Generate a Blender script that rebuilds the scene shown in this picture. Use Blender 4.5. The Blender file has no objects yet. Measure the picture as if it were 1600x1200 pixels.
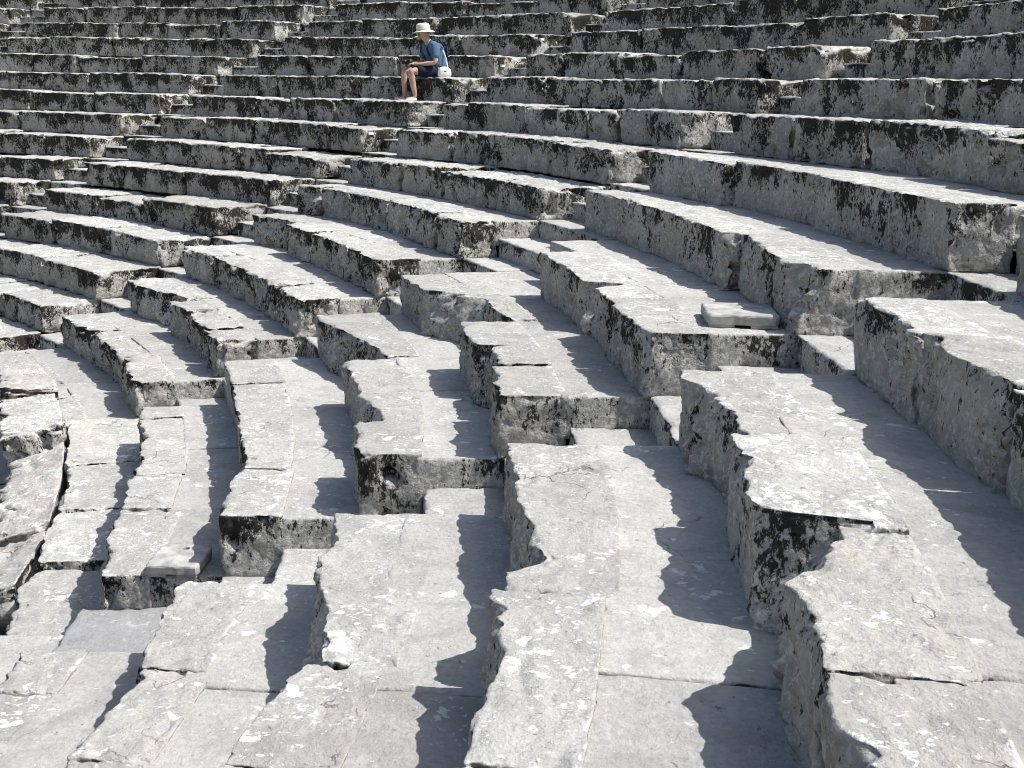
import bpy, bmesh, math, random
import numpy as np
from mathutils import Vector, Matrix

scene = bpy.context.scene
COL = scene.collection
rad = math.radians

# ------------------------------------------------------------------ camera
# theatre frame: the centre of the seat circles is the origin, x runs up the
# slope along the nearest stairway, z = 0 is the seat level of the seated man
R0, ROW, RISE = 19.26256, 0.75, 0.340649      # radius of the man's row, row depth, row height
STEP_ANG, STAIR_W = 0.3267033, 0.835          # angle between stairways, stairway width
CAM = (15.32235, -5.56102, -0.177125)
YAW, PITCH, ROLL, FPX = 0.0399393, -0.2405229, 0.0216152, 1861.694
F = Vector((math.sin(YAW) * math.cos(PITCH), math.cos(YAW) * math.cos(PITCH), math.sin(PITCH)))
RT = Vector((math.cos(YAW), -math.sin(YAW), 0.0))
UP = RT.cross(F)
RR = RT * math.cos(ROLL) + UP * math.sin(ROLL)
UR = UP * math.cos(ROLL) - RT * math.sin(ROLL)
cd = bpy.data.cameras.new('camera')
cam = bpy.data.objects.new('camera', cd)
COL.objects.link(cam)
cam.matrix_world = Matrix(((RR.x, UR.x, -F.x, CAM[0]), (RR.y, UR.y, -F.y, CAM[1]),
                           (RR.z, UR.z, -F.z, CAM[2]), (0, 0, 0, 1)))
cd.sensor_width = 36.0
cd.lens = FPX * 36.0 / 1600.0
cd.clip_start, cd.clip_end = 0.05, 2000.0
scene.camera = cam

# ------------------------------------------------------------------ light
SUN_AZ, SUN_EL = rad(-10.0), rad(56.0)          # azimuth counted from +x towards +y
w = bpy.data.worlds.new('World')
scene.world = w
w.use_nodes = True
wn = w.node_tree
wn.nodes.clear()
sky = wn.nodes.new('ShaderNodeTexSky')
sky.sky_type = 'NISHITA'
sky.sun_disc = False
sky.sun_elevation = SUN_EL
sky.air_density, sky.dust_density, sky.ozone_density = 1.0, 2.2, 0.7
sky.sun_rotation = math.pi / 2 - SUN_AZ
bg = wn.nodes.new('ShaderNodeBackground')
bg.inputs['Strength'].default_value = 0.112
wo = wn.nodes.new('ShaderNodeOutputWorld')
wn.links.new(sky.outputs[0], bg.inputs[0])
wn.links.new(bg.outputs[0], wo.inputs[0])
sd = bpy.data.lights.new('sun', 'SUN')
sd.energy = 4.4
sd.angle = rad(0.55)
sd.color = (1.0, 0.98, 0.955)
sun = bpy.data.objects.new('sun', sd)
COL.objects.link(sun)
sv = Vector((math.cos(SUN_EL) * math.cos(SUN_AZ), math.cos(SUN_EL) * math.sin(SUN_AZ), math.sin(SUN_EL)))
sun.rotation_euler = sv.to_track_quat('Z', 'Y').to_euler()
sun.location = (40, 0, 40)
scene.view_settings.view_transform = 'Standard'
scene.view_settings.look = 'None'
scene.view_settings.gamma = 1.0
scene.view_settings.exposure = 0.50
scene.view_settings.use_curve_mapping = False
scene.render.engine = 'CYCLES'
scene.cycles.max_bounces = 5
scene.cycles.filter_width = 1.0

# ------------------------------------------------------------------ numpy noise
_rng = np.random.default_rng(7)
_perm = _rng.permutation(256)
_perm = np.concatenate([_perm, _perm, _perm])
_grad = _rng.normal(size=(256, 3))
_grad /= np.linalg.norm(_grad, axis=1)[:, None]


def gnoise(p):
    i = np.floor(p).astype(int)
    f = p - i
    i &= 255
    t = f * f * f * (f * (f * 6 - 15) + 10)
    out = 0
    for dx in (0, 1):
        wx = t[:, 0] if dx else 1 - t[:, 0]
        a = _perm[i[:, 0] + dx]
        for dy in (0, 1):
            wy = t[:, 1] if dy else 1 - t[:, 1]
            b = _perm[a + i[:, 1] + dy]
            for dz in (0, 1):
                wz = t[:, 2] if dz else 1 - t[:, 2]
                g = _grad[_perm[b + i[:, 2] + dz]]
                d = f - np.array((dx, dy, dz), float)
                out = out + wx * wy * wz * (g * d).sum(1)
    return out * 1.5


def fbm(p, octs=3, gain=0.5):
    a, s, o = 1.0, 1.0, 0.0
    for k in range(octs):
        o = o + a * gnoise(p * s + 17.3 * k)
        a *= gain
        s *= 2.03
    return o


def facets(x, y, seed, slope=0.5):
    """broken planes: per Worley cell an offset and a slant, range about -1..1"""
    ix = np.floor(x).astype(int); iy = np.floor(y).astype(int)
    best = np.full(x.shape, 1e9); val = np.zeros(x.shape)
    sd0 = int(seed * 131) & 255
    for dx in (-1, 0, 1):
        for dy in (-1, 0, 1):
            cx = ix + dx; cy = iy + dy
            h = _perm[(_perm[(cx + sd0) & 255] + cy) & 255]
            g = _grad[h]
            px = cx + 0.5 + 0.45 * g[:, 0]; py = cy + 0.5 + 0.45 * g[:, 1]
            d = (x - px) ** 2 + (y - py) ** 2
            g2 = _grad[(h + 91) & 255]
            v = g[:, 2] + slope * (g2[:, 0] * (x - px) + g2[:, 1] * (y - py))
            m_ = d < best
            best = np.where(m_, d, best); val = np.where(m_, v, val)
    return val


def sstep(x):
    x = np.clip(x, 0, 1)
    return x * x * (3 - 2 * x)


# ------------------------------------------------------------------ materials
class NT:
    """small helper for node trees"""
    def __init__(self, name):
        self.m = bpy.data.materials.new(name)
        self.m.use_nodes = True
        self.t = self.m.node_tree
        self.t.nodes.clear()
        self.out = self.n('ShaderNodeOutputMaterial')
        self.b = self.n('ShaderNodeBsdfPrincipled')
        self.l(self.b.outputs[0], self.out.inputs[0])

    def n(self, kind, **kw):
        x = self.t.nodes.new(kind)
        for k, v in kw.items():
            setattr(x, k, v)
        return x

    def l(self, a, b):
        self.t.links.new(a, b)

    def put(self, sock, v):
        if isinstance(v, (int, float)):
            sock.default_value = v
        elif isinstance(v, tuple):
            sock.default_value = v if len(v) == len(sock.default_value) else v + (1.0,)
        else:
            self.l(v, sock)

    def math(self, op, a, b=0.0, c=0.0, clamp=False):
        x = self.n('ShaderNodeMath', operation=op, use_clamp=clamp)
        for s, v in zip(x.inputs, (a, b, c)):
            self.put(s, v)
        return x.outputs[0]

    def ramp(self, v, lo, hi):
        x = self.n('ShaderNodeMapRange', interpolation_type='SMOOTHSTEP')
        self.put(x.inputs['Value'], v)
        self.put(x.inputs['From Min'], lo)
        self.put(x.inputs['From Max'], hi)
        return x.outputs[0]

    def mix(self, f, a, b, blend='MIX'):
        x = self.n('ShaderNodeMix', data_type='RGBA', blend_type=blend)
        self.put(x.inputs[0], f)
        self.put(x.inputs[6], a)
        self.put(x.inputs[7], b)
        return x.outputs[2]

    def scalevec(self, v, s):
        x = self.n('ShaderNodeVectorMath', operation='MULTIPLY')
        self.put(x.inputs[0], v)
        self.put(x.inputs[1], s)
        return x.outputs[0]

    def noise(self, vec, scale, detail=4.0, rough=0.55, dist=0.0):
        x = self.n('ShaderNodeTexNoise')
        self.l(vec, x.inputs['Vector'])
        x.inputs['Scale'].default_value = scale
        x.inputs['Detail'].default_value = detail
        x.inputs['Roughness'].default_value = rough
        x.inputs['Distortion'].default_value = dist
        return x.outputs['Fac']

    def attr(self, name, kind='GEOMETRY'):
        x = self.n('ShaderNodeAttribute', attribute_type=kind, attribute_name=name)
        return x.outputs['Fac']


def limestone():
    m = NT('weathered_limestone')
    geo = m.n('ShaderNodeNewGeometry')
    tc = m.n('ShaderNodeTexCoord')
    info = m.n('ShaderNodeObjectInfo')
    pos = geo.outputs['Position']
    nx = m.n('ShaderNodeSeparateXYZ')
    m.l(geo.outputs['Normal'], nx.inputs[0])
    nz = nx.outputs['Z']
    rnd = info.outputs['Random']
    rel = m.attr('rel')
    lich = m.attr('lichen', 'OBJECT')
    smooth = m.attr('smooth', 'OBJECT')
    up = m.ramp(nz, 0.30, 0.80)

    tone = m.noise(pos, 1.7, 5, 0.6)
    mid = m.noise(pos, 8.0, 8, 0.68)
    fine = m.noise(pos, 42.0, 6, 0.65)
    gritty = m.noise(pos, 120.0, 3, 0.6)
    # ---- upward faces: bleached, trodden stone
    t1 = m.ramp(m.math('ADD', m.math('MULTIPLY', tone, 0.55), m.math('MULTIPLY', mid, 0.45)), 0.30, 0.70)
    top = m.mix(t1, (0.335, 0.331, 0.315), (0.505, 0.500, 0.478))
    top = m.mix(m.math('MULTIPLY', smooth, 0.38), top, (0.408, 0.403, 0.388))
    warm = m.ramp(m.noise(pos, 0.9, 3, 0.5), 0.45, 0.72)
    top = m.mix(m.math('MULTIPLY', warm, 0.32), top, (0.455, 0.440, 0.385))
    wrm = m.attr('warm', 'OBJECT')
    top = m.mix(m.math('MULTIPLY', wrm, 0.42), top, (0.455, 0.435, 0.365))
    grain = m.ramp(fine, 0.28, 0.72)
    top = m.mix(0.27, top, m.mix(grain, (0.24, 0.24, 0.23), (0.60, 0.60, 0.58)))
    # soft worn blotches
    bt = m.ramp(m.noise(pos, 4.4, 5, 0.62, 0.6), 0.47, 0.62)
    top = m.mix(m.math('MULTIPLY', bt, 0.42), top, (0.285, 0.285, 0.275))
    bt2 = m.ramp(m.noise(m.scalevec(pos, (1.3, 1.0, 1.0)), 2.9, 6, 0.66), 0.55, 0.66)
    top = m.mix(m.math('MULTIPLY', bt2, 0.30), top, (0.56, 0.555, 0.53))
    # pale crusts of lichen, in clusters, more on some stones than on others
    clus = m.ramp(m.noise(pos, 2.6, 4, 0.6), 0.46, 0.66)
    amt = m.math('ADD', m.math('MULTIPLY', clus, 0.75), m.math('MULTIPLY', m.math('SUBTRACT', rnd, 0.35), 0.35))
    fl = m.ramp(m.math('ADD', m.noise(pos, 13.0, 5, 0.60, 0.3), m.math('ADD', m.math('MULTIPLY', amt, 0.105), m.math('MULTIPLY', m.math('SUBTRACT', 0.6, smooth), 0.035))), 0.665, 0.69)
    fl2 = m.ramp(m.math('ADD', m.noise(pos, 34.0, 4, 0.6), m.math('ADD', m.math('MULTIPLY', amt, 0.10), m.math('MULTIPLY', m.math('SUBTRACT', 0.6, smooth), 0.05))), 0.672, 0.705)
    seam = m.math('MULTIPLY', m.attr('crust'), m.ramp(m.noise(pos, 16.0, 5, 0.65), 0.50, 0.58))
    fl = m.math('MAXIMUM', fl, m.math('MULTIPLY', seam, m.ramp(m.noise(pos, 1.1, 3, 0.5), 0.42, 0.6)))
    fleck = m.math('MULTIPLY', m.math('MAXIMUM', fl, m.math('MULTIPLY', fl2, 0.8)), m.math('SUBTRACT', 1.0, m.math('MULTIPLY', smooth, 0.35)), clamp=True)
    top = m.mix(fleck, top, (0.78, 0.78, 0.765))
    # grey-brown dirt and small dark holes
    dk = m.ramp(m.noise(pos, 33.0, 5, 0.7), 0.365, 0.30)
    top = m.mix(m.math('MULTIPLY', dk, 0.65), top, (0.13, 0.125, 0.115))
    st = m.ramp(m.noise(pos, 5.3, 7, 0.72), 0.60, 0.74)
    top = m.mix(m.math('MULTIPLY', st, 0.40), top, (0.24, 0.235, 0.22))
    # hairline cracks
    wv = m.n('ShaderNodeVectorMath', operation='ADD')
    nzv = m.n('ShaderNodeTexNoise')
    nzv.inputs['Scale'].default_value = 4.0
    nzv.inputs['Detail'].default_value = 6.0
    m.l(pos, nzv.inputs['Vector'])
    m.l(pos, wv.inputs[0])
    m.l(m.scalevec(nzv.outputs['Color'], (0.5, 0.5, 0.5)), wv.inputs[1])
    vor = m.n('ShaderNodeTexVoronoi', feature='DISTANCE_TO_EDGE')
    vor.inputs['Scale'].default_value = 1.7
    m.l(wv.outputs[0], vor.inputs['Vector'])
    crack = m.math('MULTIPLY', m.ramp(vor.outputs['Distance'], 0.008, 0.002), m.ramp(m.noise(pos, 1.6, 4, 0.6), 0.54, 0.62))
    top = m.mix(m.math('MULTIPLY', crack, 0.6), top, (0.14, 0.115, 0.10))
    # ---- upright faces: never trodden, overgrown with black lichen and moss
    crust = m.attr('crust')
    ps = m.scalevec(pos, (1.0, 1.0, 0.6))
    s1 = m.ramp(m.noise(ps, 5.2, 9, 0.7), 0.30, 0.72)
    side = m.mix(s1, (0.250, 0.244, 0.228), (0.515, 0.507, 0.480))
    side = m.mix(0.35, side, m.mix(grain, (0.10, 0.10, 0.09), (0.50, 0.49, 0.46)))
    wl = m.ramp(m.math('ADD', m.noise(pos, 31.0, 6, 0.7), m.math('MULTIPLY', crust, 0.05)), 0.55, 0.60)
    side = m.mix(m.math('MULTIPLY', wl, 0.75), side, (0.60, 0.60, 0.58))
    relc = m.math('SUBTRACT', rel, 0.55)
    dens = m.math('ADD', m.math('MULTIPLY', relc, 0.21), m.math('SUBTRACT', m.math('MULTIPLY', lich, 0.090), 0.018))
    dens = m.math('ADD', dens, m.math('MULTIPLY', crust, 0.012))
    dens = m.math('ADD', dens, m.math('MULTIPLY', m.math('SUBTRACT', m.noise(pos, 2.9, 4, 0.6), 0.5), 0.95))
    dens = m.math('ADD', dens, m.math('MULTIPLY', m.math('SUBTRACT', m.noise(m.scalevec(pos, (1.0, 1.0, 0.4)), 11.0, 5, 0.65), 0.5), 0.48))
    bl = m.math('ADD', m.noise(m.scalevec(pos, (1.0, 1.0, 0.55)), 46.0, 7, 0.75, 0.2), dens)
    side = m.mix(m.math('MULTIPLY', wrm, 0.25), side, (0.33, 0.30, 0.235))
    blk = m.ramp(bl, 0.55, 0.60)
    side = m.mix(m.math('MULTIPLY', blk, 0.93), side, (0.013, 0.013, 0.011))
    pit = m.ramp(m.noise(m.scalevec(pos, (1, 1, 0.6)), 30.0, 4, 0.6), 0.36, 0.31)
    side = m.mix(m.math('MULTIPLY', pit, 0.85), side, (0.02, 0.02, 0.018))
    ms = m.math('ADD', m.noise(pos, 8.5, 8, 0.72), m.math('ADD', m.math('MULTIPLY', relc, 0.20), m.math('MULTIPLY', lich, 0.08)))
    moss = m.math('MULTIPLY', m.ramp(ms, 0.64, 0.74), m.math('MAXIMUM', m.math('MULTIPLY', lich, 0.50), 0.12), clamp=True)
    side = m.mix(moss, side, m.mix(grain, (0.030, 0.028, 0.010), (0.095, 0.080, 0.030)))
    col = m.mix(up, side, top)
    # every stone has its own tint
    tint = m.mix(rnd, (0.85, 0.845, 0.83), (1.07, 1.06, 1.035))
    col = m.mix(1.0, col, tint, 'MULTIPLY')
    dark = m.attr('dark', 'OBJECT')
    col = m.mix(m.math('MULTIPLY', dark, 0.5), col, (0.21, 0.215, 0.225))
    pink = m.attr('pink', 'OBJECT')
    pk = m.math('MULTIPLY', pink, m.ramp(m.noise(pos, 3.0, 5, 0.6), 0.46, 0.62))
    col = m.mix(m.math('MULTIPLY', pk, 0.6), col, (0.40, 0.30, 0.265))
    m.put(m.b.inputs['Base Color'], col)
    m.b.inputs['Roughness'].default_value = 0.93
    m.b.inputs['Specular IOR Level'].default_value = 0.06
    hgt = m.math('ADD', m.math('MULTIPLY', mid, 0.9), m.math('MULTIPLY', fine, 0.42))
    hgt = m.math('ADD', hgt, m.math('MULTIPLY', gritty, 0.14))
    hgt = m.math('SUBTRACT', hgt, m.math('MULTIPLY', m.math('MULTIPLY', pit, m.math('SUBTRACT', 1.0, up)), 0.35))
    hgt = m.math('SUBTRACT', hgt, m.math('ADD', m.math('MULTIPLY', dk, 0.10), m.math('MULTIPLY', crack, 0.25)))
    bp = m.n('ShaderNodeBump')
    bp.inputs['Distance'].default_value = 0.03
    m.put(bp.inputs['Strength'], m.math('SUBTRACT', 0.90, m.math('MULTIPLY', smooth, 0.20)))
    m.l(hgt, bp.inputs['Height'])
    m.l(bp.outputs[0], m.b.inputs['Normal'])
    return m.m


def earth():
    m = NT('dry_earth')
    geo = m.n('ShaderNodeNewGeometry')
    pos = geo.outputs['Position']
    a = m.noise(pos, 2.0, 8, 0.7)
    b = m.noise(pos, 30.0, 5, 0.7)
    col = m.mix(m.ramp(a, 0.3, 0.7), (0.11, 0.085, 0.06), (0.24, 0.20, 0.15))
    col = m.mix(m.ramp(b, 0.55, 0.7), col, (0.34, 0.31, 0.26))
    m.put(m.b.inputs['Base Color'], col)
    m.b.inputs['Roughness'].default_value = 0.95
    bp = m.n('ShaderNodeBump')
    bp.inputs['Distance'].default_value = 0.03
    m.l(b, bp.inputs['Height'])
    m.l(bp.outputs[0], m.b.inputs['Normal'])
    return m.m


def plain(name, c, c2=None, scale=40.0, rough=0.8, bump=0.0):
    m = NT(name)
    geo = m.n('ShaderNodeTexCoord')
    nz = m.noise(geo.outputs['Object'], scale, 4, 0.6)
    m.put(m.b.inputs['Base Color'], m.mix(m.ramp(nz, 0.3, 0.7), c, c2 or c))
    m.b.inputs['Roughness'].default_value = rough
    m.b.inputs['Specular IOR Level'].default_value = 0.25
    if bump:
        bp = m.n('ShaderNodeBump')
        bp.inputs['Distance'].default_value = bump
        m.l(nz, bp.inputs['Height'])
        m.l(bp.outputs[0], m.b.inputs['Normal'])
    return m.m


STONE = limestone()
EARTH = earth()

# ------------------------------------------------------------------ mesh helpers
def link(name, me, mat, parent=None):
    o = bpy.data.objects.new(name, me)
    COL.objects.link(o)
    if mat is not None:
        me.materials.append(mat)
    if parent is not None:
        o.parent = parent
    return o


def tag(o, label=None, cat=None, group=None, kind=None):
    for k, v in (('label', label), ('category', cat), ('group', group), ('kind', kind)):
        if v:
            o[k] = v
    return o


def np_mesh(name, v, f, rel=None, crust=None):
    me = bpy.data.meshes.new(name)
    me.vertices.add(len(v))
    me.vertices.foreach_set('co', v.astype(np.float32).ravel())
    me.loops.add(f.size)
    me.loops.foreach_set('vertex_index', f.astype(np.int32).ravel())
    me.polygons.add(len(f))
    me.polygons.foreach_set('loop_start', np.arange(0, f.size, 4, dtype=np.int32))
    me.update(calc_edges=True)
    me.polygons.foreach_set('use_smooth', np.ones(len(f), bool))
    if rel is not None:
        a = me.attributes.new('rel', 'FLOAT', 'POINT')
        a.data.foreach_set('value', rel.astype(np.float32))
    if crust is not None:
        a = me.attributes.new('crust', 'FLOAT', 'POINT')
        a.data.foreach_set('value', crust.astype(np.float32))
    me.validate()
    return me


_lat = {}
def lattice(nu, nv, nw):
    """surface of an (nu+1)(nv+1)(nw+1) lattice: index triples and quads"""
    key = (nu, nv, nw)
    if key in _lat:
        return _lat[key]
    idx = -np.ones((nu + 1, nv + 1, nw + 1), int)
    I, J, K = np.meshgrid(np.arange(nu + 1), np.arange(nv + 1), np.arange(nw + 1), indexing='ij')
    on = (I == 0) | (I == nu) | (J == 0) | (J == nv) | (K == 0) | (K == nw)
    idx[on] = np.arange(on.sum())
    tri = np.stack([I[on], J[on], K[on]], 1)
    Q = []

    def quad(a, b, c, d, flip):
        q = np.stack([x.ravel() for x in ((a, d, c, b) if flip else (a, b, c, d))], 1)
        Q.append(q)
    for side in (0, nu):
        s = idx[side]
        quad(s[:-1, :-1], s[1:, :-1], s[1:, 1:], s[:-1, 1:], side == 0)
    for side in (0, nv):
        s = idx[:, side]
        quad(s[:-1, :-1], s[1:, :-1], s[1:, 1:], s[:-1, 1:], side != 0)
    for side in (0, nw):
        s = idx[:, :, side]
        quad(s[:-1, :-1], s[1:, :-1], s[1:, 1:], s[:-1, 1:], side == 0)
    r = (tri, np.concatenate(Q))
    if len(_lat) < 40: _lat[key] = r
    return r


def edgy(n):
    """0..1 in n steps, crowded towards both ends"""
    t = np.linspace(0, 1, n + 1)
    return 0.45 * t + 0.55 * (0.5 - 0.5 * np.cos(np.pi * t))


def stone(name, th_near, th_far, r_front, r_back, z_top, z_bot, res, off=None, chip=0.03,
          rough=1.0, under=0.03, gap=0.006, tilt=(0, 0), jag=0.012, rmin=0.007, seed=0, endchip=1.0, lump=1.0, slab=False, crusty=False, fac_low=1.0):
    """one weathered block of the cavea, curved in plan"""
    r_mid = r_front + 0.2
    L = (th_far - th_near) * r_mid - gap
    D = r_back - r_front
    H = z_top - z_bot
    nu = int(np.clip(L / res, 4, 130)); nv = int(np.clip(D / res, 4, 60)); nw = int(np.clip(H / res, 4, 40))
    tri, quads = lattice(nu, nv, nw)
    a = edgy(nu)[tri[:, 0]] * L
    b = edgy(nv)[tri[:, 1]] * D
    c = edgy(nw)[tri[:, 2]] * H
    thc = (th_near + th_far) / 2
    # world position before wear, for the noise
    th = thc + (a - L / 2) / r_mid
    P = np.stack([(r_front + b) * np.cos(th), (r_front + b) * np.sin(th), z_bot + c], 1) + seed * 3.17
    rd = rmin + chip * np.maximum(0, fbm(P * 5.0, 3, 0.6) + 0.15) ** 1.2 * 1.6
    nearend = np.minimum(a, L - a)
    rd = rd * (1 + endchip * np.exp(-(nearend / 0.10) ** 2) * (0.6 + gnoise(P * 1.7)))
    rd = np.clip(rd, 0.004, min(L, D, H) * 0.42)
    q = np.stack([np.clip(a, rd, L - rd), np.clip(b, rd, D - np.minimum(rd * 0.3, 0.006)), np.clip(c, rd * 0.8, H - rd)], 1)
    p = np.stack([a, b, c], 1)
    n = p - q
    ln = np.maximum(np.linalg.norm(n, axis=1), 1e-6)[:, None]
    n = n / ln
    dlt = np.minimum(ln[:, 0], rd)[:, None]
    p = q + n * dlt
    # surface wear
    sd_ = np.abs(n[:, 2]) < 0.6
    amp = np.where(sd_, 0.016 * lump, 0.0065) * rough
    dsp = amp * fbm(P * 3.2 + 5, 3, 0.55) + 0.0055 * rough * fbm(P * 13.0 + 9, 3, 0.6)
    # sharp scoops
    sc = np.maximum(0, fbm(P * 7.0 + 31, 2, 0.5) - 0.30)
    expo = sstep((1 - b / D) * 4)
    dsp = dsp - np.where(sd_, 0.10 * expo + 0.10 * (np.abs(n[:, 0]) > 0.5) * (not slab), 0.0 if slab else 0.028) * rough * sc
    # rough, broken texture of the faces that nobody ever trod
    fr_ = (np.abs(fbm(P * 9.0 + 50, 3, 0.6)) - 0.25) * (0.5 + 0.5 * fac_low)
    dsp = dsp - np.where(sd_, 0.016, 0.002) * (0.0 if slab else 1.0) * fr_ * np.where(n[:, 1] > 0.3, 0, 1)
    crust = np.abs(n[:, 0]) * (0.0 if slab and not crusty else 0.9)
    if not slab:            # lichen also follows the seam at the back of each seat
        crust = np.maximum(crust, np.exp(-((D - b) / 0.022) ** 2) * (n[:, 2] > 0.7))
    face_n = n[:, 1]
    p = p + n * np.clip(dsp, -0.06, 0.03)[:, None]
    # front edge seen from above
    wf = 1 - b / D
    wz = c / H
    if off is not None:
        ts = np.linspace(th_near, th_far, 160)
        ft = off(ts)
        k = max(1, int(0.22 / max(1e-6, (th_far - th_near) * r_front) * 160))
        pad = np.pad(ft, k, mode='edge')
        fb = np.min(np.stack([pad[i:i + len(ft)] for i in range(0, 2 * k + 1)]), 0)
        ker = np.ones(2 * (k // 2) + 1); ker /= len(ker)
        fb = np.convolve(np.pad(fb, k // 2, mode='edge'), ker, 'valid')
        fb = np.minimum(ft, np.maximum(fb, ft - 0.26))
        tt = np.interp(th, ts, ft); tb = np.interp(th, ts, fb)
        # a chip slopes out again some way below the top edge
        sl = np.clip((1 - wz) / 0.75, 0, 1)
        o_ = tt + (tb - tt) * sl
        chipd = np.clip((tt - tb) / 0.07, 0, 1) * sstep((wf - 0.5) * 4)
        crust = np.maximum(crust, 0.75 * chipd * np.where(face_n < -0.3, 1, 0))
        o_ = o_ + chipd * (0.030 * fbm(P * 14.0 + 70, 4, 0.7) + 0.022 * facets(a * 16, c * 16 + b * 11, seed + 9)) * sstep((1 - wz) * 3)
        p[:, 1] += o_ * np.clip(wf * 1.0, 0, 1) * np.where(b < D, 1, 0)
    Q2 = np.stack([a * 9 + seed, c * 2.0, b * 0 + seed * 2.3], 1)
    jg = jag * (0.35 * fbm(Q2 * 1.0, 3, 0.6) + 0.9 * np.maximum(0, gnoise(Q2 * 0.45 + 3)))
    if jag > 0:
        wob = 0.5 * gnoise(P * 6.0)
        low = fac_low + (1 - fac_low) * sstep((wz - 0.45) * 2.6)
        jg = jg + jag * low * (0.75 * facets(a * 8.5 + wob, c * 6.0 + wob, seed) + 0.45 * facets(a * 23 + wob, c * 15.0, seed + 5))
    Q3 = np.stack([a * 34 + seed, c * 9, b * 0 + seed * 1.3], 1)
    jg = jg + jag * 0.35 * (np.abs(fbm(Q3, 2, 0.6)) - 0.25) * sstep((wz - 0.45) * 3)
    p[:, 1] += jg * sstep(wf * 1.3 - 0.3)
    p[:, 1] += under * sstep((1 - wz) * 1.25) * sstep(wf * 1.2)
    p[:, 2] += (tilt[0] * (a - L / 2) + tilt[1] * (b - D / 2)) * wz
    th = thc + (p[:, 0] - L / 2) / r_mid
    rr = r_front + p[:, 1]
    zz = z_bot + p[:, 2]
    org = np.array([(r_front + D / 2) * math.cos(thc), (r_front + D / 2) * math.sin(thc), z_bot])
    v = np.stack([rr * np.cos(th), rr * np.sin(th), zz], 1) - org
    # (a along +theta, b outward, c up) is left-handed: flip the winding
    me = np_mesh(name, v, quads[:, ::-1], np.where((face_n > 0.3) | (slab and not crusty), 0.15, np.clip(wz, 0, 1) * (0.8 if slab else 1.0)), np.clip(crust, 0, 1))
    o = link(name, me, STONE)
    o.location = org
    return o


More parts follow.
